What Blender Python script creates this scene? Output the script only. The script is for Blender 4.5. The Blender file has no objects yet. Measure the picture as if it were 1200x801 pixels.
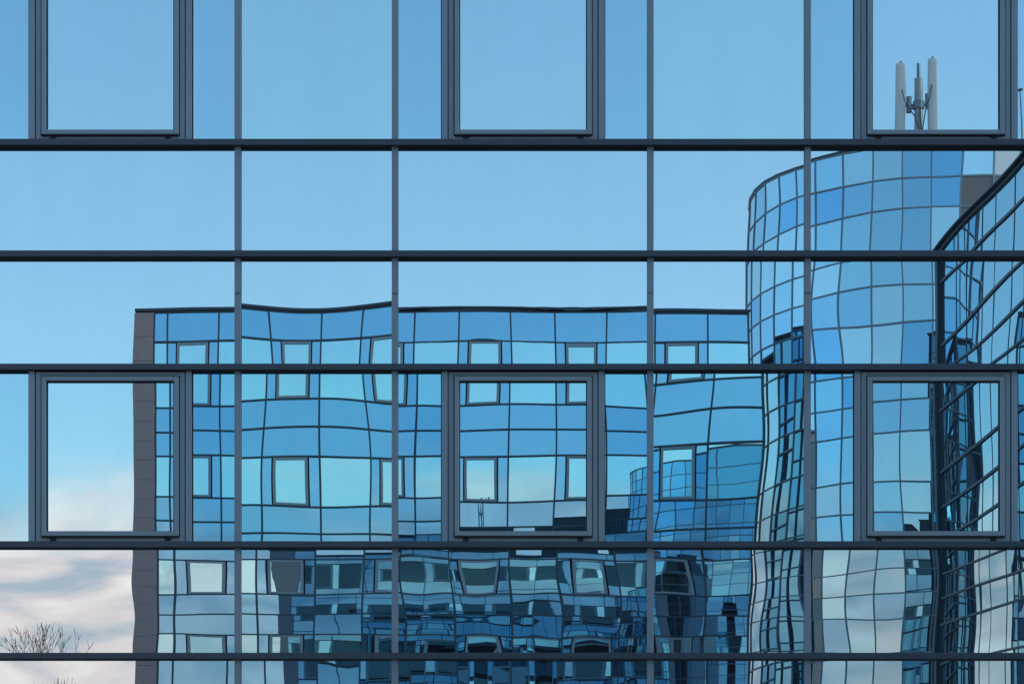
import bpy, math, random
from mathutils import Vector, Matrix
S = bpy.context.scene
COL = S.collection
R = math.radians
random.seed(7)

# ------------------------------------------------------------------ camera geometry
D = 20.0            # camera to curtain wall
PX = 0.0077         # metres per photo pixel on the wall
F = D / PX          # focal length in photo pixels
YH = 1080.0         # horizon row of the (rising-front) photograph
EYE = 1.6
def wx(px): return (px - 600.0) * PX
def wz(py): return EYE + (YH - py) * PX
def vx(px, Z): return (px - 600.0) / F * Z          # a point seen in the glass, Z metres of light path away
def vz(py, Z): return EYE + (YH - py) / F * Z

# ------------------------------------------------------------------ materials
def new_mat(name):
    m = bpy.data.materials.new(name); m.use_nodes = True
    nt = m.node_tree; nt.nodes.clear()
    o = nt.nodes.new('ShaderNodeOutputMaterial')
    b = nt.nodes.new('ShaderNodeBsdfPrincipled')
    nt.links.new(b.outputs[0], o.inputs[0])
    return m, nt, b, o
def glass(name, tint, dust=0.03, wave=False, rough=0.0):
    m, nt, b, o = new_mat(name)
    b.inputs['Base Color'].default_value = (*tint, 1)
    b.inputs['Metallic'].default_value = 1.0
    b.inputs['Roughness'].default_value = rough
    d = nt.nodes.new('ShaderNodeBsdfDiffuse'); d.inputs[0].default_value = (0.30, 0.33, 0.36, 1)
    mx = nt.nodes.new('ShaderNodeMixShader')
    tc = nt.nodes.new('ShaderNodeTexCoord')
    n = nt.nodes.new('ShaderNodeTexNoise'); n.inputs['Scale'].default_value = 2.2; n.inputs['Detail'].default_value = 8
    n.inputs['Roughness'].default_value = 0.65
    pm = nt.nodes.new('ShaderNodeMapping'); pm.inputs['Scale'].default_value = (1, 1, .3)
    nt.links.new(tc.outputs['Object'], pm.inputs[0]); nt.links.new(pm.outputs[0], n.inputs['Vector'])
    mr = nt.nodes.new('ShaderNodeMapRange')
    mr.inputs[1].default_value = 0.35; mr.inputs[2].default_value = 0.75
    mr.inputs[3].default_value = dust * 0.3; mr.inputs[4].default_value = dust * 2.2
    nt.links.new(n.outputs[0], mr.inputs[0]); nt.links.new(mr.outputs[0], mx.inputs[0])
    nt.links.new(b.outputs[0], mx.inputs[1]); nt.links.new(d.outputs[0], mx.inputs[2])
    nt.links.new(mx.outputs[0], o.inputs[0])
    if wave:   # fine roller waves of toughened spandrel glass
        w = nt.nodes.new('ShaderNodeTexWave'); w.bands_direction = 'Z'
        w.inputs['Scale'].default_value = 6.0; w.inputs['Distortion'].default_value = 1.4
        w.inputs['Detail'].default_value = 1.0; w.inputs['Detail Scale'].default_value = 0.7
        nt.links.new(tc.outputs['Object'], w.inputs['Vector'])
        bp = nt.nodes.new('ShaderNodeBump'); bp.inputs['Strength'].default_value = 0.018
        bp.inputs['Distance'].default_value = 0.0002
        nt.links.new(w.outputs[1], bp.inputs['Height'])
        nt.links.new(bp.outputs[0], b.inputs['Normal'])
    return m
def paint(name, col, rough=0.4, metal=0.0, var=0.12, scale=3.0, bump=0.0):
    m, nt, b, o = new_mat(name)
    tc = nt.nodes.new('ShaderNodeTexCoord')
    n = nt.nodes.new('ShaderNodeTexNoise'); n.inputs['Scale'].default_value = scale; n.inputs['Detail'].default_value = 7
    pm = nt.nodes.new('ShaderNodeMapping'); pm.inputs['Scale'].default_value = (1, 1, .35)
    nt.links.new(tc.outputs['Object'], pm.inputs[0]); nt.links.new(pm.outputs[0], n.inputs['Vector'])
    r = nt.nodes.new('ShaderNodeMix'); r.data_type = 'RGBA'
    r.inputs[6].default_value = (*[c * (1 - var) for c in col], 1)
    r.inputs[7].default_value = (*[min(1, c * (1 + var)) for c in col], 1)
    nt.links.new(n.outputs[0], r.inputs[0]); nt.links.new(r.outputs[2], b.inputs['Base Color'])
    b.inputs['Roughness'].default_value = rough; b.inputs['Metallic'].default_value = metal
    if bump:
        n2 = nt.nodes.new('ShaderNodeTexNoise'); n2.inputs['Scale'].default_value = scale * 12
        nt.links.new(tc.outputs['Object'], n2.inputs['Vector'])
        bp = nt.nodes.new('ShaderNodeBump'); bp.inputs['Strength'].default_value = bump; bp.inputs['Distance'].default_value = 0.01
        nt.links.new(n2.outputs[0], bp.inputs['Height']); nt.links.new(bp.outputs[0], b.inputs['Normal'])
    return m

G_WIDE = glass('glass_spandrel', (0.68, 0.93, 0.98))
G_WAVE = glass('glass_spandrel_rolled', (0.68, 0.93, 0.98), wave=True)
G_TALL = glass('glass_fixed_pane', (0.62, 0.93, 0.95))
G_SIDE = glass('glass_side_strip', (0.47, 0.80, 0.91))
G_SASH = glass('glass_sash_pane', (0.64, 0.92, 0.97))
G_B = [glass('tower_glass_a', (0.36, 0.58, 0.68), 0.03), glass('tower_glass_b', (0.30, 0.52, 0.66), 0.03),
       glass('tower_glass_c', (0.47, 0.64, 0.70), 0.03), glass('tower_glass_d', (0.21, 0.45, 0.64), 0.03)]
G_DARK = glass('glass_dim_reflection', (0.03, 0.085, 0.12), 0.004)  # darkened copy of the window glass: dim mirrored view put into the tint
G_UP = glass('glass_upper_dimmed', (0.24, 0.45, 0.60))  # upper wall glass darkened in colour so its mirrored sky looks dimmer
G_BE = glass('return_wall_glass', (0.45, 0.72, 0.82), 0.03)
G_WG = glass('wing_glass', (0.30, 0.54, 0.64), 0.03)
G_BSP = glass('block_spandrel_glass', (0.27, 0.54, 0.73), 0.03)
G_BTL = glass('block_fixed_glass', (0.52, 0.84, 0.90), 0.03)
G_BSD = glass('block_side_glass', (0.29, 0.57, 0.75), 0.03)
G_BWN = glass('block_window_glass', (0.56, 0.86, 0.90), 0.03)
M_MUL = paint('mullion_grey_paint', (0.25, 0.36, 0.41), 0.42, 0.1, 0.08, 5)
M_TRN = paint('transom_dark_paint', (0.055, 0.088, 0.115), 0.38, 0.1, 0.12, 5)
M_FRM = paint('window_frame_paint', (0.26, 0.385, 0.435), 0.42, 0.1, 0.08, 5)
M_BLK = paint('black_gasket_and_shade', (0.008, 0.009, 0.011), 0.6, 0, 0.2, 9)  # rubber black, also the painted shade under transoms and sashes
M_BMU = paint('dark_bar_paint', (0.03, 0.065, 0.09), 0.45, 0.1, 0.15, 4)
M_TMU = paint('grey_bar_paint', (0.20, 0.26, 0.31), 0.45, 0.1, 0.15, 4)
M_BFR = paint('grey_frame_paint', (0.27, 0.34, 0.38), 0.45, 0.1, 0.1, 4)
M_BODY = paint('dark_lining_board', (0.05, 0.06, 0.07), 0.9, 0, 0.2, 1)
M_TAUPE = paint('taupe_cladding_panel', (0.16, 0.155, 0.155), 0.6, 0, 0.1, 2)
M_PALE = paint('pale_sky_reflection', (0.62, 0.66, 0.70), 0.35, 0, 0.06, 2)  # bright sky reflection painted as a pale colour on the tower
M_ROOF = paint('roof_membrane', (0.10, 0.10, 0.105), 0.9, 0, 0.2, 1, 0.3)
M_PLANT = paint('rooftop_plant_metal', (0.05, 0.06, 0.07), 0.6, 0.1, 0.2, 2)
M_ANT = paint('antenna_white_plastic', (0.62, 0.64, 0.64), 0.5, 0, 0.07, 3)
M_GREY = paint('mast_grey_paint', (0.33, 0.35, 0.36), 0.5, 0.1, 0.15, 3)
M_STEEL = paint('galvanised_steel', (0.20, 0.22, 0.24), 0.45, 0.5, 0.2, 6)
M_BARK = paint('tree_bark', (0.07, 0.055, 0.045), 0.9, 0, 0.35, 8, 0.5)
M_CONC = paint('plinth_concrete', (0.25, 0.245, 0.24), 0.9, 0, 0.15, 2, 0.3)

def stone_mat():
    m, nt, b, o = new_mat('brown_grey_stone')
    tc = nt.nodes.new('ShaderNodeTexCoord')
    n = nt.nodes.new('ShaderNodeTexNoise'); n.inputs['Scale'].default_value = 9; n.inputs['Detail'].default_value = 10
    n.inputs['Roughness'].default_value = 0.7
    nt.links.new(tc.outputs['Object'], n.inputs['Vector'])
    cr = nt.nodes.new('ShaderNodeValToRGB')
    cr.color_ramp.elements[0].position = 0.3; cr.color_ramp.elements[0].color = (0.31, 0.225, 0.225, 1)
    cr.color_ramp.elements[1].position = 0.72; cr.color_ramp.elements[1].color = (0.40, 0.295, 0.29, 1)
    nt.links.new(n.outputs[0], cr.inputs[0]); nt.links.new(cr.outputs[0], b.inputs['Base Color'])
    b.inputs['Roughness'].default_value = 0.75
    bp = nt.nodes.new('ShaderNodeBump'); bp.inputs['Strength'].default_value = 0.3; bp.inputs['Distance'].default_value = 0.01
    nt.links.new(n.outputs[0], bp.inputs['Height']); nt.links.new(bp.outputs[0], b.inputs['Normal'])
    return m
M_STONE = stone_mat()

# ------------------------------------------------------------------ mesh helpers
class MB:
    def __init__(s): s.v = []; s.f = []; s.sm = False
    def box(s, x0, x1, y0, y1, z0, z1, M=None):
        if x0 > x1: x0, x1 = x1, x0
        if y0 > y1: y0, y1 = y1, y0
        if z0 > z1: z0, z1 = z1, z0
        i = len(s.v)
        P = [(x0,y0,z0),(x1,y0,z0),(x1,y1,z0),(x0,y1,z0),(x0,y0,z1),(x1,y0,z1),(x1,y1,z1),(x0,y1,z1)]
        if M is not None: P = [tuple(M(p)) for p in P]
        s.v += P
        s.f += [(i,i+3,i+2,i+1),(i+4,i+5,i+6,i+7),(i,i+1,i+5,i+4),(i+1,i+2,i+6,i+5),(i+2,i+3,i+7,i+6),(i+3,i,i+4,i+7)]
        return s
    def bevbox(s, x0, x1, y0, y1, z0, z1, b):
        """box whose front (-y) edges are chamfered"""
        i = len(s.v)
        s.v += [(x0,y1,z0),(x1,y1,z0),(x1,y1,z1),(x0,y1,z1),
                (x0,y0+b,z0),(x1,y0+b,z0),(x1,y0+b,z1),(x0,y0+b,z1),
                (x0+b,y0,z0+b),(x1-b,y0,z0+b),(x1-b,y0,z1-b),(x0+b,y0,z1-b)]
        q = [(8,9,10,11),(4,5,9,8),(5,6,10,9),(6,7,11,10),(7,4,8,11),(0,1,5,4),(1,2,6,5),(2,3,7,6),(3,0,4,7),(3,2,1,0)]
        s.f += [tuple(i+k for k in t) for t in q]
        return s
    def ring(s, x0, x1, z0, z1, w, y0, y1, b=0.003):
        """rectangular frame, member width w (mitre-free: verticals full height)"""
        s.bevbox(x0, x0+w, y0, y1, z0, z1, b); s.bevbox(x1-w, x1, y0, y1, z0, z1, b)
        s.bevbox(x0+w, x1-w, y0, y1, z0, z0+w, b); s.bevbox(x0+w, x1-w, y0, y1, z1-w, z1, b)
        return s
    def grid(s, fn, nu, nv):
        i = len(s.v)
        for b in range(nv+1):
            for a in range(nu+1): s.v.append(fn(a/nu, b/nv))
        w = nu+1
        for b in range(nv):
            for a in range(nu):
                k = i+b*w+a; s.f.append((k, k+1, k+w+1, k+w))
        return s
    def tube(s, p0, p1, r0, r1, n=8, cap=True):
        p0 = Vector(p0); p1 = Vector(p1); d = (p1-p0)
        if d.length < 1e-6: return s
        d.normalize(); a = d.orthogonal().normalized(); c = d.cross(a)
        i = len(s.v)
        for p, r in ((p0, r0), (p1, r1)):
            for k in range(n):
                t = 2*math.pi*k/n; s.v.append(tuple(p + a*math.cos(t)*r + c*math.sin(t)*r))
        for k in range(n):
            s.f.append((i+k, i+(k+1)%n, i+n+(k+1)%n, i+n+k))
        if cap:
            s.f.append(tuple(i+k for k in range(n))[::-1]); s.f.append(tuple(i+n+k for k in range(n)))
        return s
    def build(s, name, mat, parent=None, smooth=False, mats=None, idx=None, loc=None):
        me = bpy.data.meshes.new(name)
        vs = s.v
        if loc is not None: vs = [(x-loc[0], y-loc[1], z-loc[2]) for x, y, z in vs]
        me.from_pydata(vs, [], s.f); me.update()
        for m in (mats or [mat]): me.materials.append(m)
        if idx is not None: me.polygons.foreach_set('material_index', idx)
        if smooth: me.polygons.foreach_set('use_smooth', [True]*len(me.polygons))
        o = bpy.data.objects.new(name, me); COL.objects.link(o)
        if loc is not None: o.location = loc
        if parent: o.parent = parent
        return o
def thing(name, label, cat, loc=(0,0,0), group=None):
    o = bpy.data.objects.new(name, None); COL.objects.link(o); o.location = loc
    o['label'] = label; o['category'] = cat
    if group: o['group'] = group
    o.empty_display_size = 0.5
    return o
def kids(o, parent):
    """objects are modelled in world space: keep them there when their thing's empty is elsewhere"""
    o.parent = parent; o.matrix_parent_inverse = Matrix.Translation(-Vector(parent.location)); return o

# ------------------------------------------------------------------ warped mirror panes of the near wall
K = 2 * (74.0 - D) / 74.0 * F        # picture shift in px per unit of surface slope, for things 70 m of path away
def warp_fn(P, cx, cy, hw, hh, seed):
    """height of the pane surface; P holds picture-shift coefficients"""
    rnd = random.Random(seed)
    w = []
    for k in range(P.get('n', 9)):
        lam = rnd.uniform(*P.get('lam', (45, 190))); th = rnd.uniform(0, math.pi*2)
        amp = 1.25 * P.get('amp', 1.0) * rnd.uniform(0.5, 1.1) * (lam/110.0)**0.35
        q = 2*math.pi/lam
        w.append((math.cos(th)*q*0.8, math.sin(th)*q*0.8, rnd.uniform(0, 6.28), amp/q*0.62))
    a, b, c, d, e, f, g = (P.get(k, 0.0) for k in 'abcdefg')
    pil = P.get('pil', 0.0)
    def h(px, py):
        x = px-cx; y = py-cy
        ph = a*x + b*y + c*x*x/2 + d*y*y/2 + e*x*y + f*x*x*y/1000 + g*x*y*y/1000
        u = x/hw; v = y/hh
        if abs(u) < 1.01 and abs(v) < 1.01:
            ph += pil*min(hw, hh)*0.6*(1-u*u)**2*(1-v*v)**2
        for kx, ky, p, A in w: ph += A*math.sin(kx*x+ky*y+p)
        return ph*PX/K
    return h
def pane_mesh(x0, x1, y0, y1, P, seed, step, ydep=0.0):
    cx, cy, hw, hh = (x0+x1)/2, (y0+y1)/2, (x1-x0)/2, (y1-y0)/2
    h = warp_fn(P, cx, cy, hw, hh, seed)
    nu = max(3, int((x1-x0)/step)); nv = max(3, int((y1-y0)/step))
    mb = MB()
    h0 = h(cx, cy)
    mb.grid(lambda a, b: (wx(x0+(x1-x0)*a), ydep + (h(x0+(x1-x0)*a, y1+(y0-y1)*b)-h0), wz(y1+(y0-y1)*b)), nu, nv)
    return mb

# ------------------------------------------------------------------ THE GLASS OFFICE BUILDING (the wall in front of the camera)
B = thing('glass_office_building', 'blue mirror glass curtain wall with grey mullions and dark transoms filling the view', 'office building')
Z_TOP = wz(-1583)
X_L, X_R = wx(-986), wx(1728)
wides = [(-20+483*k, 279+483*k) for k in range(-2, 4)]
narrs = [(279+483*k, 463+483*k) for k in range(-2, 3)]
bots = [1108, 639, 170, -299, -768]
rows = []     # (kind, ytop, ybot)
trans = []
for yb in bots:
    trans += [yb, yb-207, yb-339]
    rows += [('win', yb-207, yb), ('lo', yb-339, yb-207), ('hi', yb-469, yb-339)]
trans += [-1444, -1583]
rows += [('win', -1444, -1237), ('lo', -1583, -1444)]
trans = sorted(set(trans))

# per-pane picture shifts measured from the photograph: key = (row top, pane left)
FIT = {
    (432, 180): dict(a=2, b=4, d=.25, c=.05, pil=0), ('s', 432, 130): dict(a=1, b=3.5, d=.286, pil=1),
    (432, 279): dict(b=2, d=.11, pil=4, f=-.25), (432, 463): dict(b=4, d=.27), ('s', 432, 613): dict(b=2, d=.2, pil=3),
    (432, 663): dict(b=5, d=.3, g=.6), (432, 762): dict(a=-8, b=17, c=-.1, d=0, e=.05, pil=3, amp=1.5),
    (300, -20): dict(a=0, b=-1, f=.10, amp=.8), (300, 279): dict(b=0, f=.8, d=.05, amp=1.0), (300, 463): dict(a=1, b=2, d=.0, pil=0, c=0, amp=1.1),
    (300, 762): dict(b=-1, a=-1, amp=.9),
    (639, -20): dict(a=4, b=43, d=.534, c=-.14, amp=1.8, lam=(35, 140)),
    (639, 463): dict(b=41, d=.5, amp=2.6, lam=(35, 140)), (639, 762): dict(b=41, d=.5, amp=3.0, lam=(40, 140)),
    (639, 946): dict(b=38, d=.42, amp=2.6, c=.05),
    (300, 946): dict(b=2, amp=3.0, lam=(70, 220), pil=8), (170, 946): dict(amp=1.6, lam=(60, 200)),
    (432, 946): dict(amp=2.0),
}
LOWROW = dict(b=43, d=0.534, c=-0.10, amp=1.3)
def params(kind, yt, yb, xl, xr):
    rnd = random.Random(int(yt*31+xl*17)+5)
    P = dict(amp=0.9, a=rnd.uniform(-3, 3), b=rnd.uniform(-3, 3), c=rnd.uniform(-.05, .05), d=rnd.uniform(-.03, .06),
             e=rnd.uniform(-.02, .02), pil=rnd.uniform(-4, 4))
    if yt == 639: P.update(LOWROW); P['a'] = rnd.uniform(-4, 4); P['pil'] = rnd.uniform(-2, 2)
    if yt == 771: P.update(b=86, d=0.5, amp=1.2)
    if yt == 771 and xl == -20: P.update(a=4, c=-.14)
    key = (int(yt), int(xl))
    if key in FIT: P.update(FIT[key])
    return P

panes = []     # (dist, x0,x1,y0,y1,mat,P,seed)
wins = []
def on_photo(x0, x1, y0, y1): return x1 > -30 and x0 < 1230 and y1 > -20 and y0 < 830
for kind, yt, yb in rows:
    y0, y1 = yt+2, yb-2
    for (a, b) in wides:
        if kind == 'win':
            cxm = (a+b)/2+0.5
            panes.append((a+2, cxm-92, y0, y1, G_SIDE if yb > 0 else G_UP, params(kind, yt, yb, a, b)))
            panes.append((cxm+92, b-2, y0, y1, G_SIDE, params(kind, yt, yb, a+200, b)))
            wins.append((cxm, yt, yb))
        else:
            m = G_WAVE if (a == 463 and yt in (170, 300)) else G_WIDE
            if yb < -50: m = G_UP
            panes.append((a+2, b-2, y0, y1, m, params(kind, yt, yb, a, b)))
    for (a, b) in narrs:
        panes.append((a+2, b-2, y0, y1, (G_TALL if yb > 0 else G_DARK) if kind == 'win' else (G_WIDE if yb > -50 else G_UP), params(kind, yt, yb, a, b)))
def pdist(p): return math.hypot((p[0]+p[1])/2-600, ((p[2]+p[3])/2-400)*1.2)
panes.sort(key=lambda p: (not on_photo(*p[:4]), pdist(p)))
rest = MB(); ridx = []; rmats = [G_WIDE, G_WAVE, G_TALL, G_SIDE, G_DARK, G_UP]
for i, (x0, x1, y0, y1, m, P) in enumerate(panes):
    vis = on_photo(x0, x1, y0, y1)
    mb = pane_mesh(x0, x1, y0, y1, P, 100+int(x0*7+y0*13), 4.0 if vis else 22.0)
    if i < 98:
        mb.build('glass_panel', m, B, smooth=True)
    else:
        o = len(rest.v); rest.v += mb.v; rest.f += [tuple(k+o for k in f) for f in mb.f]
        ridx += [rmats.index(m)]*len(mb.f)
o = rest.build('glass_panel', None, B, smooth=True, mats=rmats, idx=ridx); o['kind'] = 'stuff'

# mullions: black pressure plate at the glass, grey cap in front of it
def mullion(px, w=7.5, z0=None, z1=None, prot=0.036, cap=0.016):
    z0 = wz(1108) if z0 is None else z0; z1 = Z_TOP if z1 is None else z1
    x = wx(px); h = w*PX/2
    m = MB(); js = [z0]+sorted(wz(345-469*k) for k in range(-2, 5) if z0 < wz(345-469*k) < z1)+[z1]
    off = random.uniform(-.0006, .0006)
    for a, b in zip(js[:-1], js[1:]): m.bevbox(x-h+off, x+h+off, -prot, -prot+cap, a+.003, b-.003, 0.0025); off = random.uniform(-.0006, .0006)
    m = m.build('mullion', M_MUL, B)
    MB().box(x-h+0.003, x+h-0.003, -prot+cap, 0.02, z0, z1).build('gasket_and_shade', M_BLK, m)
    return m
for px in sorted(set([a for a, b in wides]+[b for a, b in wides])): mullion(px)
for py in trans:
    z = wz(py)
    hh = 3.6*PX
    zt = z+hh
    t = MB()
    t.bevbox(X_L-0.03, X_R+0.03, -0.084, -0.072, z-hh, zt, 0.003)
    o = t.build('transom', M_TRN, B)
    MB().box(X_L-0.03, X_R+0.03, -0.072, 0.02, z-hh+0.003, zt-0.003).build('gasket_and_shade', M_BLK, o)  # black body paints the shaded underside behind the transom cap

# opening windows
def window(cx, yt, yb):
    zt, zb = wz(yt)-3.4*PX, wz(yb)+3.4*PX
    xl, xr = wx(cx-95.3), wx(cx+95.3)
    # fixed frame: two side posts proud of the rest, then the inner frame
    f = MB()
    pw = 7.0*PX
    f.bevbox(xl, xl+pw, -0.042, 0.01, zb, zt, 0.003); f.bevbox(xr-pw, xr, -0.042, 0.01, zb, zt, 0.003)
    g = 1.0*PX
    ix0, ix1 = xl+pw+g, xr-pw-g
    fw = 6.0*PX
    f.bevbox(ix0, ix0+fw, -0.030, 0.01, zb, zt-0.006, 0.002); f.bevbox(ix1-fw, ix1, -0.030, 0.01, zb, zt-0.006, 0.002)
    f.bevbox(ix0+fw, ix1-fw, -0.030, 0.01, zt-0.006-4.6*PX, zt-0.006, 0.002)
    f.bevbox(ix0+fw, ix1-fw, -0.030, 0.01, zb, zb+6.0*PX, 0.002)
    w = f.build('window', M_FRM, B)
    bk = MB(); t = 0.125
    bk.box(xl-0.008, xl+t, -0.014, 0.004, zb+0.002, zt-0.002); bk.box(xr-t, xr+0.008, -0.014, 0.004, zb+0.002, zt-0.002)
    bk.box(xl+t, xr-t, -0.014, 0.004, zb+0.002, zb+0.09); bk.box(xl+t, xr-t, -0.014, 0.004, zt-0.09, zt-0.002)
    bk.build('gasket_and_shade', M_BLK, w)
    # sash
    sx0, sx1 = wx(cx-80.2), wx(cx+80.2)
    sz1, sz0 = wz(yt+10.0), wz(yb-10.4)
    s = MB()
    s.ring(sx0, sx1, sz0, sz1, 5.5*PX, -0.052, -0.016, 0.004)
    sash = s.build('sash', M_FRM, w)
    # black strip painting the shadow line under the sash, black glazing bead round the glass
    MB().box(sx0+0.002, sx1-0.002, -0.056, -0.030, sz0-0.013, sz0-0.001).build('sash_shadow_strip', M_BLK, sash)
    bd = MB(); bx0, bx1, bz0, bz1 = sx0+5.5*PX, sx1-5.5*PX, sz0+5.5*PX, sz1-5.5*PX
    tt = 1.1*PX
    bd.box(bx0, bx0+tt, -0.030, -0.004, bz0, bz1); bd.box(bx1-tt, bx1, -0.030, -0.004, bz0, bz1)
    bd.box(bx0+tt, bx1-tt, -0.030, -0.004, bz1-tt, bz1); bd.box(bx0+tt, bx1-tt, -0.030, -0.004, bz0, bz0+tt*.6)
    bd.build('glazing_bead', M_BLK, sash)
    # two small drainage caps under the sash
    for sx in (-67, 67):
        MB().bevbox(wx(cx+sx-3.2), wx(cx+sx+3.2), -0.046, -0.028, wz(yb-4.3), wz(yb-8.2), 0.002).build('drain_cap', M_BLK, w)
    P = params('sash', yt, yb, cx, cx)
    P = dict(P); key = ('s', int(yt), int(cx))
    if key in FIT: P.update(FIT[key])
    vis = on_photo(cx-80, cx+80, yt, yb)
    mb = pane_mesh(cx-75.4, cx+75.4, yt+14.8, yb-15.2, P, int(yt+cx), 4.0 if vis else 22.0, -0.012)
    mb.build('pane', G_SASH if yb > 0 else G_DARK, w, smooth=True)
    return w
for c in wins: window(*c)

# body, piers, plinth, roof of the building
b_ = MB(); b_.box(X_L, X_R, 0.03, 8.5, 0.0, Z_TOP-0.4); b_.build('wall_lining', M_BODY, B)
pr = MB()
nz = 12; step = (Z_TOP)/nz
for i in range(nz):
    pr.bevbox(X_L-1.05, X_L-0.035, -0.10, 0.6, i*step+(0.0 if i == 0 else 0.006), (i+1)*step-0.006, 0.004)
pr.build('stone_pier', M_STONE, B)
MB().box(X_L-1.0, X_L-0.04, 0.02, 8.5, 0, Z_TOP-0.05).build('side_wall', M_STONE, B)
MB().box(X_R+0.04, X_R+0.5, -0.05, 8.0, 0, Z_TOP-0.05).build('side_wall', M_STONE, B)
MB().bevbox(X_L-0.03, X_R+0.03, -0.09, 0.02, 0.0, wz(1108)-0.03, 0.01).build('plinth', M_CONC, B)
MB().bevbox(X_L-1.1, X_R+0.5, -0.14, 0.5, Z_TOP+0.03, Z_TOP+0.14, 0.01).build('parapet_cap', M_BMU, B)
MB().box(X_L-0.9, X_R+0.4, 0.5, 8.5, Z_TOP-0.39, Z_TOP-0.1).build('roof', M_ROOF, B)

# rooftop plant of the building (seen twice-mirrored)
Z2 = 128.0
def roof_unit(x0, x1, y0, y1, h, label, group=None):
    t = thing('rooftop_unit', label, 'plant unit', ((x0+x1)/2, (y0+y1)/2, Z_TOP-0.1))
    m = MB().box(x0, x1, y0, y1, Z_TOP-0.1, Z_TOP+h); kids(m.build('housing', M_PLANT), t)
    l = MB(); n = int((x1-x0)/0.25)
    for k in range(n):
        l.box(x0+0.05+k*0.25, x0+0.2+k*0.25, y0-0.04, y0-0.004, Z_TOP+0.15, Z_TOP+h-0.15)
    kids(l.build('louvre', M_BMU), t)
    kids(MB().box(x0-0.06, x1+0.06, y0-0.06, y1+0.06, Z_TOP+h+0.003, Z_TOP+h+0.08).build('lid', M_PLANT), t)
roof_unit(vx(540, 130), vx(602, 130), 2.0, 5.0, 1.7, 'dark plant box with louvred front on the roof, seen mirrored low in the middle window')
roof_unit(vx(632, 130), vx(692, 130), 2.4, 5.4, 2.1, 'dark louvred plant box on the roof, right of the small twin antenna')
roof_unit(vx(706, 130), vx(742, 130), 1.6, 5.0, 2.3, 'dark stair housing on the roof beside the mirrored round tower')

def mast(loc, scale, label, big=True):
    x, y, z = loc
    t = thing('antenna_mast', label, 'antenna', loc)
    def at(dx, dz, dy=0): return (x+dx*scale, y+dy*scale, z+dz*scale)
    kids(MB().tube(at(0, -0.6), at(0, 5.1), .15*scale, .15*scale, 14).build('mast_tube', M_GREY), t)
    kids(MB().tube(at(0, 4.4, .0), at(0, 5.7), .07*scale, .06*scale, 10).build('top_pole', M_STEEL), t)
    for sx, top, lean in ((-0.66, 5.72, 0.10), (0.48, 5.92, 0.07)):
        m = MB()
        w, d = .185*scale, .09*scale
        zs = [-0.5, 5.2, top-0.12, top-0.03, top]
        ws = [1, 1, .98, .8, .45]
        i0 = None
        for zz, k in zip(zs, ws):
            cxx = sx + lean*(zz/5.7-0.5) * 1.0
            n = 12; i = len(m.v)
            for q in range(n):
                th = 2*math.pi*q/n
                m.v.append((x+cxx*scale+w*k*math.copysign(abs(math.cos(th))**.6, math.cos(th)),
                            y+d*k*math.copysign(abs(math.sin(th))**.6, math.sin(th)), z+zz*scale))
            if i0 is not None:
                for q in range(n): m.f.append((i0+q, i0+(q+1)%n, i+(q+1)%n, i+q))
            i0 = i
        m.f.append(tuple(i0+q for q in range(12)))
        p = kids(m.build('panel_antenna', M_ANT, smooth=False), t)
        cpm = MB().tube(at(sx+lean*.5, top), at(sx+lean*.5, top+.06), .06*scale, .04*scale, 8)
        cpo = kids(cpm.build('end_cap', M_STEEL), t)
    for zz in (1.2, 4.05):
        bm_ = MB()
        bm_.tube(at(-0.60, zz), at(0.46, zz+.05), .05*scale, .05*scale, 8)
        bm_.tube(at(-0.34, zz-.25), at(-0.34, zz+.34), .095*scale, .095*scale, 8)
        bm_.tube(at(0, zz-.12), at(0, zz+.16), .2*scale, .2*scale, 10)
        bm_.tube(at(0.30, zz-.1), at(0.30, zz+.45), .07*scale, .07*scale, 8)
        bm_.tube(at(-0.34, zz+.0, -.1), at(-0.0, zz-.1, -.2), .04*scale, .04*scale, 8)
        kids(bm_.build('bracket', M_STEEL), t)
    cb = MB()
    for sx, z1_ in ((-.62, 4.6), (.44, 4.8), (.03, 4.2)):
        pts = [(sx, z1_), (sx*.8, z1_-.5), (sx*.35+.05, z1_-1.0), (.08+sx*.05, z1_-1.6), (.08+sx*.08, .2)]
        for p_, q_ in zip(pts[:-1], pts[1:]): cb.tube(at(p_[0], p_[1], .18), at(q_[0], q_[1], .18), .022*scale, .022*scale, 6)
    kids(cb.build('cable', M_BMU), t)
    kids(MB().box(x-.07*scale, x+.07*scale, y-.2*scale, y-.15*scale, z+.4*scale, z+3.2*scale).build('cable_tray', M_BMU), t)
    return t

# ------------------------------------------------------------------ generic mirrored curtain walls behind the camera
def small_pane(mb, idx, mi, org, ux, uz, w, h, nrm, rnd, tilt, bow, n=4):
    """a slightly tilted and bowed pane; org = lower-left corner"""
    tx, tz = rnd.gauss(0, tilt), rnd.gauss(0, tilt)
    bx, bz = rnd.gauss(0, bow), rnd.gauss(0, bow)
    ph = rnd.uniform(0, 6.28); am = rnd.uniform(.2, 1)*bow*0.25
    def fn(a, b):
        u = (a-.5)*w; v = (b-.5)*h
        d = tx*u + tz*v + bx*u*u/w + bz*v*v/h + am*math.sin(5*u+3*v+ph)*0.4
        return tuple(org + ux*(a*w) + uz*(b*h) + nrm*d)
    c = len(mb.f); mb.grid(fn, n, n); idx += [mi]*(len(mb.f)-c)
UZ = Vector((0, 0, 1))

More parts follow.
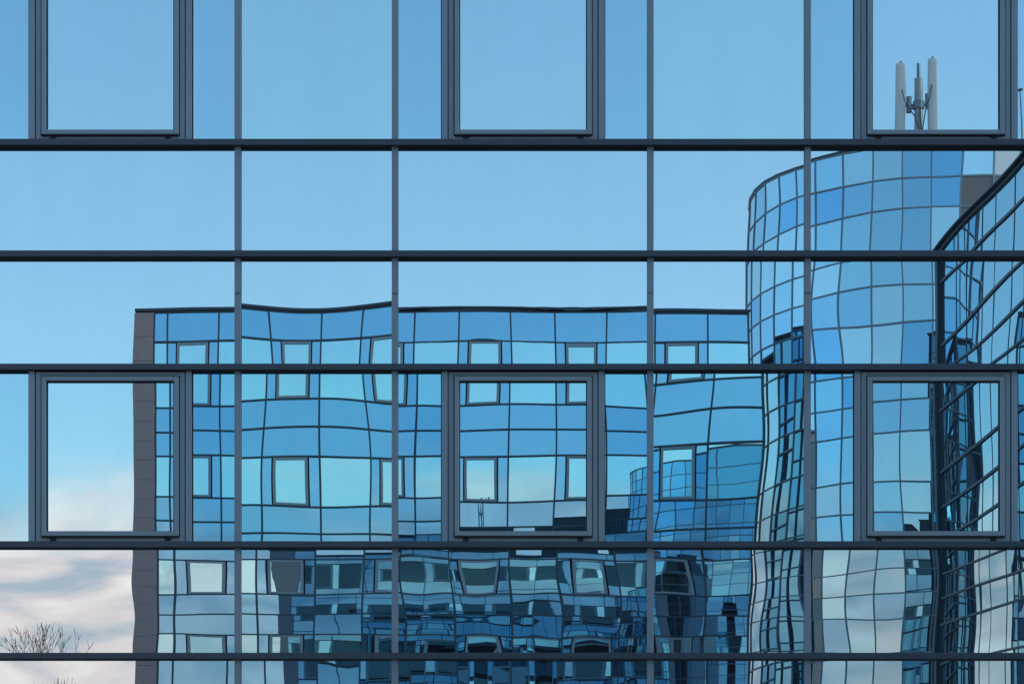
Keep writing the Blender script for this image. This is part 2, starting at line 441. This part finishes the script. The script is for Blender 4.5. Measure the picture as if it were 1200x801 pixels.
def wall_bays(T, org, ux, nrm, cols, zrows, depth_bars, limit, tag_rest=True, mats=None, bar=0.045, bmat=M_BMU, seed=1, tilt=.0012, bow=.004, winframe=True, barrow=0.05, bardep=None):
    """cols: list of (x0,x1,is_window); zrows: list of (z0,z1,kind). Local x along ux from org."""
    rnd = random.Random(seed)
    items = []
    for (z0, z1, kd) in zrows:
        for (x0, x1, wn) in cols:
            g = bar*0.3
            if kd == 'win' and wn:
                c = (x0+x1)/2; ww = (x1-x0)*0.60
                items.append((x0+g, c-ww/2-.05, z0, z1, 'side')); items.append((c+ww/2+.05, x1-g, z0, z1, 'side'))
                items.append((c-ww/2, c+ww/2, z0, z1, 'window'))
            else:
                items.append((x0+g, x1-g, z0, z1, 'tall' if kd == 'win' else 'sp'))
    rest = MB(); ridx = []; cnt = 0
    ml = mats or [G_BSP, G_BTL, G_BSD, G_BWN]
    for (x0, x1, z0, z1, kd) in items:
        o_ = Vector(org) + ux*x0 + UZ*z0
        if kd == 'window':
            fr = MB(); fw = 0.085
            def q(p): return Vector(org) + ux*p[0] - nrm*p[1] + UZ*p[2]
            zb, zt = z0+.04, z1-.04
            def bx(a0, a1, c0, c1, dd0=-.05, dd1=.03): fr.box(a0, a1, dd0, dd1, c0, c1, q)
            bx(x0, x0+fw, zb, zt); bx(x1-fw, x1, zb, zt); bx(x0+fw, x1-fw, zb, zb+fw); bx(x0+fw, x1-fw, zt-fw, zt)
            w = kids(fr.build('window', M_BFR), T)
            pm = MB(); ii = []
            small_pane(pm, ii, 0, Vector(org)+ux*(x0+fw)+UZ*(zb+fw)+nrm*.012, ux, UZ, x1-x0-2*fw, zt-zb-2*fw, nrm, rnd, tilt*1.6, bow)
            p = pm.build('pane', G_BWN, smooth=True); p.parent = w
            continue
        m = {'sp': 0, 'tall': 1, 'side': 2}[kd]
        if cnt < limit:
            pm = MB(); ii = []
            small_pane(pm, ii, 0, o_, ux, UZ, x1-x0, z1-z0, nrm, rnd, tilt, bow)
            kids(pm.build('glass_panel', ml[m], smooth=True), T); cnt += 1
        else:
            small_pane(rest, ridx, m, o_, ux, UZ, x1-x0, z1-z0, nrm, rnd, tilt, bow)
    if rest.f:
        o = kids(rest.build('glass_panel', None, smooth=True, mats=ml, idx=ridx), T); o['kind'] = 'stuff'
    # bars
    def q(p): return Vector(org) + ux*p[0] - nrm*p[1] + UZ*p[2]
    zmin = min(r[0] for r in zrows); zmax = max(r[1] for r in zrows)
    xs = sorted(set([c[0] for c in cols]+[c[1] for c in cols]))
    for x in xs:
        kids(MB().box(x-bar/2, x+bar/2, -min(depth_bars, bardep or 9), .03, zmin, zmax, q).build('mullion', bmat), T)
    zs = sorted(set([r[0] for r in zrows]+[r[1] for r in zrows]))
    for z in zs:
        kids(MB().box(xs[0]-bar/2, xs[-1]+bar/2, -depth_bars-.008, .028, z-barrow/2, z+barrow/2, q).build('transom', bmat), T)

# ------------------------------------------------------------------ the long block opposite
ZB = 74.0; YB = -(ZB-D)
PB = ZB/F
TOPB = vz(366, ZB)
T = thing('glass_office_block', 'long reflected glass block with small framed windows and a brown grey stone end pier', 'office building', (0, YB, 0))
def rowsz():
    r = [(vz(402, ZB), TOPB, 'sp')]
    yb = 402
    while vz(yb+135, ZB) > 0.2:
        r.append((vz(yb+62, ZB), vz(yb, ZB), 'win'))
        r.append((vz(yb+98.5, ZB), vz(yb+62, ZB), 'sp')); r.append((vz(yb+135, ZB), vz(yb+98.5, ZB), 'sp'))
        yb += 135
    return r
RZ = rowsz()
cols = [(vx(182, ZB), vx(199, ZB), False)]
for k in range(6):
    cols.append((vx(199+113*k, ZB), vx(261+113*k, ZB), True))
    cols.append((vx(261+113*k, ZB), vx(312+113*k, ZB), False))
wall_bays(T, (0, YB, 0), Vector((1, 0, 0)), Vector((0, 1, 0)), cols, RZ, 0.045, 98, seed=3, tilt=.0010, bow=.0045, bar=.055, barrow=.065)
xl, xr = vx(182, ZB), vx(877, ZB)
BD, SP = 6.6, 4.6          # depth of the block, splay of its right end
def prism(pts, z0, z1):
    m = MB(); n = len(pts)
    m.v = [(x, y, z0) for x, y in pts]+[(x, y, z1) for x, y in pts]
    m.f = [tuple(range(n))[::-1], tuple(range(n, 2*n))]+[(k, (k+1) % n, n+(k+1) % n, n+k) for k in range(n)]
    return m
kids(prism([(xl, YB-BD), (xr-SP-.1, YB-BD), (xr-.08, YB-.06), (xl, YB-.06)], 0, TOPB-.35).build('wall_lining', M_BODY), T)
kids(prism([(xl-.7, YB-BD-.6), (xr-SP+.2, YB-BD-.6), (xr+.10, YB+.12), (xl-.7, YB+.12)], TOPB+.04, TOPB+.13).build('parapet_cap', M_BMU), T)
pr = MB(); n = 26; st = TOPB/n
for i in range(n):
    pr.box(vx(157, ZB), vx(181, ZB), YB-BD-.1, YB+.10, i*st+(0 if i == 0 else .012), (i+1)*st-.012)
pr.box(vx(157, ZB)+.02, vx(181, ZB)-.02, YB-BD-.08, YB+.08, .1, TOPB-.05)
kids(pr.build('stone_pier', M_STONE), T)
kids(MB().box(xr-SP-1.2, xr-SP+.12, YB-BD-.7, YB-BD-.03, 0, TOPB-.02).build('stone_pier', M_STONE), T)
# the splayed return wall facing the round tower
ed = Vector((-SP, -BD, 0)); el_ = ed.length; ed.normalize(); en = Vector((-ed.y, ed.x, 0))
if en.x < 0: en = -en
ecols = [(el_/4*k, el_/4*(k+1), False) for k in range(4)]
wall_bays(T, (xr+.0, YB-.0, 0), ed, en, ecols, RZ, .05, 0, seed=9, bow=.004, bar=.035, barrow=.06, bmat=M_TMU, mats=[G_BE, G_BE, G_BE, G_BE])

# ------------------------------------------------------------------ round towers
def tower(cx, cy, Rr, top, label, opaque=False, seed=5, facing=1, wts=(4, 3, 3, 1.5)):
    T = thing('round_glass_tower', label, 'tower', (cx, cy, 0), 'round glass towers of the complex')
    N = 38; A0 = R(4.5)
    rnd = random.Random(seed)
    zs = [top]; pat = [1.02, 1.02, 1.58]
    k = 0
    while zs[-1]-pat[k % 3] > 0.3: zs.append(zs[-1]-pat[k % 3]); k += 1
    zs.append(0.0)
    da = 2*math.pi/N
    def P(a, r=Rr):
        a = a + A0
        return Vector((cx+r*math.sin(a), cy+facing*r*math.cos(a), 0))
    cells = []
    for r in range(len(zs)-1):
        for c in range(N):
            a = (c+.5)*da
            cells.append((0 if math.cos(a+A0) > -0.05 else 1, r, c))
    cells.sort()
    rest = MB(); ridx = []; mats = G_B+[M_TAUPE, M_PALE]; cnt = 0
    for back, r, c in cells:
        a0, a1 = c*da, (c+1)*da
        p0, p1 = P(a0), P(a1)
        if facing > 0: p0, p1 = p1, p0
        ux = (p1-p0); w = ux.length; ux.normalize()
        nrm = (P((a0+a1)/2)-Vector((cx, cy, 0))).normalized()
        mi = rnd.choices([0, 1, 2, 3], wts)[0]
        if opaque:
            if (r == 1 and c in (0, 1, 2)) or (r == 2 and c == 0): mi = 4
            if r == 0 and c in (1, 2, 3): mi = 5
        z1, z0 = zs[r], zs[r+1]
        mb = MB(); ii = []
        small_pane(mb, ii, mi, p0+UZ*z0, ux, UZ, w, z1-z0, nrm, rnd, .004, .004, 3)
        if cnt < 98:
            kids(mb.build('glass_panel', mats[mi], smooth=True), T); cnt += 1
        else:
            o = len(rest.v); rest.v += mb.v; rest.f += [tuple(q+o for q in f) for f in mb.f]; ridx += ii
    o = kids(rest.build('glass_panel', None, smooth=True, mats=mats, idx=ridx), T); o['kind'] = 'stuff'
    for c in range(N):
        a = c*da; p = P(a, Rr+.015)
        t = Vector((math.cos(a+A0), -facing*math.sin(a+A0), 0)); nn = (P(a)-Vector((cx, cy, 0))).normalized()
        kids(MB().box(-.024, .024, -.012, .03, 0, top, lambda q: p+t*q[0]+nn*(-q[1])+UZ*q[2]).build('mullion', M_TMU), T)
    for z in zs[:-1]:
        m = MB(); i = 0
        for c in range(N):
            for (rr, zz) in ((Rr-.05, z-.026), (Rr+.025, z-.026), (Rr+.025, z+.026), (Rr-.05, z+.026)):
                v = P(c*da, rr); m.v.append((v.x, v.y, zz))
        for c in range(N):
            for q in range(4):
                m.f.append((4*c+q, 4*((c+1) % N)+q, 4*((c+1) % N)+(q+1) % 4, 4*c+(q+1) % 4))
        kids(m.build('transom', M_TMU), T)
    m = MB(); m.tube((cx, cy, 0), (cx, cy, top-.1), Rr-.2, Rr-.2, 38)
    kids(m.build('roof_drum', M_ROOF), T)
    m = MB()
    for c in range(N):
        for (rr, zz) in ((Rr-.25, top+.032), (Rr+.05, top+.032), (Rr+.05, top+.085), (Rr-.25, top+.085)):
            v = P(c*da, rr); m.v.append((v.x, v.y, zz))
    for c in range(N):
        for q in range(4):
            m.f.append((4*c+q, 4*((c+1) % N)+q, 4*((c+1) % N)+(q+1) % 4, 4*c+(q+1) % 4))
    kids(m.build('parapet_cap', M_BMU), T)
    return T
ZC = 78.0; RC = 5.85
CX = vx(1070, ZC); CY = -(ZC-D)
TOPC = vz(170, ZC-RC)
tower(CX, CY, RC, TOPC, 'tall round glass tower with taupe panels and pale painted sky reflections near its top, reflected at the right', True, 5)
tower(13.6, 14.5, 5.9, 29.9, 'smaller twice mirrored round glass tower seen above the reflected block roof right of centre', False, 15, facing=-1, wts=(.5, 1, .1, 8))

mast((vx(1078, ZC), CY, vz(73, ZC)-5.7), 1.0, 'white twin panel antenna mast on the roof of the round tower, reflected upper right')
mast((vx(571, 130), 3.0, vz(601, 130)-1.9), .33, 'small dark twin antenna on the roof, mirrored low in the middle window')
t = thing('whip_antenna', 'thin dark rod antenna reflected at the right edge near the top', 'antenna', (vx(1194, ZC), CY, TOPC))
kids(MB().tube((vx(1194, ZC), CY, TOPC-.5), (vx(1194, ZC), CY, vz(108, ZC)), .045, .03, 8).build('rod', M_STEEL), t)
kids(MB().tube((vx(1191, ZC), CY, vz(108, ZC)), (vx(1197, ZC), CY, vz(106, ZC)), .05, .05, 8).build('cross_arm', M_STEEL), t)

# ------------------------------------------------------------------ the wing running towards the camera at the right
W1 = Vector((vx(1098, 67.6), -(67.6-D), 0)); W2 = Vector((vx(1200, 58.9), -(58.9-D), 0))
wd = (W2-W1).normalized(); LW = 24.0
wn = Vector((-wd.y, wd.x, 0))
if wn.x > 0: wn = -wn
T = thing('glass_wing', 'glass wing with steep diagonal transoms running forward, reflected at the right edge', 'office building', (W1.x, W1.y, 0))
wc = []; x = 0.25; k = 0
while x < LW:
    w = 1.62 if k % 2 == 0 else 1.1
    wc.append((x, x+w, False)); x += w; k += 1
wall_bays(T, W1, wd, wn, wc, RZ, .035, 90, seed=21, tilt=.0015, bow=.005, bar=.03, barrow=.085, bardep=.012, mats=[G_WG, G_WG, G_WG, G_WG])
def wq(p): return W1 + wd*p[0] - wn*p[1] + UZ*p[2]
wall_bays(T, W1 - wd*.14 - wn*12.0, wn, -wd, [(1.2*i, 1.2*(i+1), i % 3 == 1) for i in range(10)], RZ, .06, 0, seed=33, tilt=.0015, bow=.005)
kids(MB().box(-.10, .16, -.12, 12, 0, TOPB, wq).build('corner_post', M_BMU), T)
kids(MB().box(.3, x, .06, 11.9, 0, TOPB-.3, wq).build('wall_lining', M_BODY), T)
kids(MB().box(-.2, x+.1, -.17, 12.1, TOPB+.058, TOPB+.10, wq).build('parapet_cap', M_BMU), T)

# ------------------------------------------------------------------ bare trees
def bare_tree(x, y, H, seed, label, spread=0.55, wid=1.0):
    rnd = random.Random(seed)
    t = thing('bare_tree', label, 'tree', (x, y, 0), 'leafless trees beyond the block')
    tr = MB(); cr = MB()
    def grow(p, d, L, r, lev, mb):
        n = 3
        for k in range(n):
            d2 = (d + Vector((rnd.gauss(0, .13), rnd.gauss(0, .13), rnd.gauss(0.03, .06)))).normalized()
            q = p + d2*(L/n); r2 = r*0.86
            mb.tube(p, q, r, r2, 6 if r > .03 else 4, False)
            if lev > 0 and lev < 5 and k > 0 and rnd.random() < .5:
                s = (d2 + Vector((rnd.uniform(-1, 1), rnd.uniform(-1, 1), rnd.uniform(0, .5)))*.9).normalized()
                grow(q, s, L*.55, r2*.5, lev+2, cr)
            p, d, r = q, d2, r2
        if lev < 6 and r > .006:
            m = 3 if lev < 3 else 2
            base = rnd.uniform(0, 6.28)
            for j in range(m):
                a = base + j*2*math.pi/m + rnd.gauss(0, .3)
                sp = spread*rnd.uniform(.7, 1.3)
                o = d.orthogonal().normalized(); c = d.cross(o)
                dd = (d + (o*math.cos(a)+c*math.sin(a))*sp + Vector((0, 0, .12))).normalized()
                grow(p, dd, L*rnd.uniform(.62, .82), max(.02, r*(.72 if j == 0 else .58)), lev+1, cr)
    grow(Vector((x, y, 0)), UZ.copy(), H*.27, H*.02, 0, tr)
    k_ = H/max(v[2] for v in cr.v)
    for m_ in (tr, cr): m_.v = [(x+(a-x)*k_*wid, y+(b-y)*k_*wid, c*k_) for a, b, c in m_.v]
    kids(tr.build('trunk', M_BARK, smooth=True), t); kids(cr.build('crown', M_BARK, smooth=True), t)
ZT = 92.0
bare_tree(vx(57, ZT), -(ZT-D), vz(790, ZT), 4, 'leafless tree with fine upswept twigs, reflected at the bottom left corner', wid=.34)
bare_tree(vx(-2, ZT-4), -(ZT-4-D), vz(806, ZT-4), 12, 'leafless tree whose twigs just reach in at the left edge', wid=.4)

# ------------------------------------------------------------------ brown stair tower off to the left
t = thing('stair_tower', 'brown stone stair tower, seen only as a narrow dark strip in the round tower', 'tower', (-20.6, -51.6, 0))
m = MB()
for i in range(22): m.bevbox(-22.0, -19.2, -53.0, -50.2, i*1.1+.006, (i+1)*1.1-.006, .01)
m.box(-21.97, -19.23, -52.97, -50.23, .1, 24.1)
kids(m.build('stone_wall', M_STONE), t)
kids(MB().box(-22.1, -19.1, -53.1, -50.1, 24.2, 24.32).build('parapet_cap', M_BMU), t)
for i in range(6):
    z = 2.2+i*3.6
    w_ = kids(MB().box(-19.205, -19.17, -51.9, -51.3, z, z+1.4).build('window', M_BFR), t)
    p_ = MB().box(-19.172, -19.16, -51.83, -51.37, z+.07, z+1.33).build('pane', G_BWN); p_.parent = w_

# ------------------------------------------------------------------ ground
def ground():
    m, nt, b, o = new_mat('paving_and_asphalt')
    tc = nt.nodes.new('ShaderNodeTexCoord')
    br = nt.nodes.new('ShaderNodeTexBrick'); br.inputs['Scale'].default_value = 1.6
    br.inputs['Color1'].default_value = (.17, .165, .16, 1); br.inputs['Color2'].default_value = (.14, .138, .135, 1)
    br.inputs['Mortar'].default_value = (.06, .06, .06, 1); br.inputs['Mortar Size'].default_value = .012
    nt.links.new(tc.outputs['Object'], br.inputs['Vector'])
    nt.links.new(br.outputs[0], b.inputs['Base Color']); b.inputs['Roughness'].default_value = .85
    g = MB(); g.grid(lambda a, c: ((a-.5)*3000, (c-.5)*3000, 0), 4, 4)
    o = g.build('ground', m); o['kind'] = 'structure'
ground()

# ------------------------------------------------------------------ sky
SUN_EL, SUN_AZ = R(28.0), R(-84.0)      # low, behind the wall and to the left
W = bpy.data.worlds.new('World'); S.world = W; W.use_nodes = True
nt = W.node_tree; nt.nodes.clear()
out = nt.nodes.new('ShaderNodeOutputWorld'); bg = nt.nodes.new('ShaderNodeBackground')
sky = nt.nodes.new('ShaderNodeTexSky'); sky.sky_type = 'NISHITA'; sky.sun_disc = False
sky.sun_elevation = SUN_EL; sky.sun_rotation = -SUN_AZ
sky.air_density = 1.3; sky.dust_density = 1.1; sky.ozone_density = 2.5
tc = nt.nodes.new('ShaderNodeTexCoord')
sep = nt.nodes.new('ShaderNodeSeparateXYZ'); nt.links.new(tc.outputs['Generated'], sep.inputs[0])
mp = nt.nodes.new('ShaderNodeMapping'); mp.inputs['Scale'].default_value = (1.0, 1.0, 1.8)
mp.inputs['Location'].default_value = (0.62, 0.1, 0.2)
nt.links.new(tc.outputs['Generated'], mp.inputs[0])
nz_ = nt.nodes.new('ShaderNodeTexNoise'); nz_.inputs['Scale'].default_value = 6.5; nz_.inputs['Detail'].default_value = 9
nz_.inputs['Roughness'].default_value = .52; nz_.inputs['Distortion'].default_value = .4
nt.links.new(mp.outputs[0], nz_.inputs['Vector'])
el = nt.nodes.new('ShaderNodeMapRange'); el.interpolation_type = 'SMOOTHSTEP'
el.inputs[1].default_value = 0.10; el.inputs[2].default_value = 0.285; el.inputs[3].default_value = 0.52; el.inputs[4].default_value = -0.35
nt.links.new(sep.outputs[2], el.inputs[0])
ad = nt.nodes.new('ShaderNodeMath'); ad.operation = 'ADD'
nt.links.new(nz_.outputs[0], ad.inputs[0]); nt.links.new(el.outputs[0], ad.inputs[1])
cm = nt.nodes.new('ShaderNodeMapRange'); cm.interpolation_type = 'SMOOTHSTEP'
cm.inputs[1].default_value = .56; cm.inputs[2].default_value = .92; cm.inputs[3].default_value = 0; cm.inputs[4].default_value = .92
nt.links.new(ad.outputs[0], cm.inputs[0])
n3 = nt.nodes.new('ShaderNodeTexNoise'); n3.inputs['Scale'].default_value = 15; n3.inputs['Detail'].default_value = 10; n3.inputs['Distortion'].default_value = .5
nt.links.new(mp.outputs[0], n3.inputs['Vector'])
cc = nt.nodes.new('ShaderNodeValToRGB')
cc.color_ramp.elements[0].position = .36; cc.color_ramp.elements[0].color = (.56, .50, .56, 1)
cc.color_ramp.elements[1].position = .66; cc.color_ramp.elements[1].color = (1.38, 1.0, .92, 1)
e = cc.color_ramp.elements.new(.5); e.color = (1.08, .72, .70, 1)
nt.links.new(n3.outputs[0], cc.inputs[0])
SKY_K = 0.115
cs = nt.nodes.new('ShaderNodeVectorMath'); cs.operation = 'SCALE'; cs.inputs['Scale'].default_value = 0.54/SKY_K
nt.links.new(cc.outputs[0], cs.inputs[0])
mx = nt.nodes.new('ShaderNodeMix'); mx.data_type = 'RGBA'
nt.links.new(cm.outputs[0], mx.inputs[0]); nt.links.new(sky.outputs[0], mx.inputs[6]); nt.links.new(cs.outputs[0], mx.inputs[7])
nt.links.new(mx.outputs[2], bg.inputs[0]); bg.inputs[1].default_value = SKY_K
nt.links.new(bg.outputs[0], out.inputs[0])

L = bpy.data.lights.new('sun', 'SUN'); L.energy = 0.6; L.angle = R(12); L.color = (1, .86, .72)
lo = bpy.data.objects.new('sun', L); COL.objects.link(lo)
# light travels from the low sun (azimuth SUN_AZ left of +y) towards the scene
sd = Vector((-math.sin(SUN_AZ)*math.cos(SUN_EL), math.cos(SUN_AZ)*math.cos(SUN_EL), math.sin(SUN_EL)))
lo.rotation_euler = sd.to_track_quat('Z', 'Y').to_euler()

# ------------------------------------------------------------------ camera and render
cam = bpy.data.cameras.new('camera'); co = bpy.data.objects.new('camera', cam); COL.objects.link(co)
co.location = (0, -D, EYE); co.rotation_euler = (R(90), 0, 0)
cam.sensor_width = 36; cam.lens = 36*F/1200; cam.shift_y = (YH-400.5)/1200; cam.clip_end = 5000
S.camera = co
S.render.engine = 'CYCLES'
S.cycles.max_bounces = 12; S.cycles.glossy_bounces = 10; S.cycles.diffuse_bounces = 3
S.view_settings.view_transform = 'Standard'; S.view_settings.look = 'None'
S.view_settings.exposure = 0.88; S.view_settings.gamma = 1
S.view_settings.use_curve_mapping = False
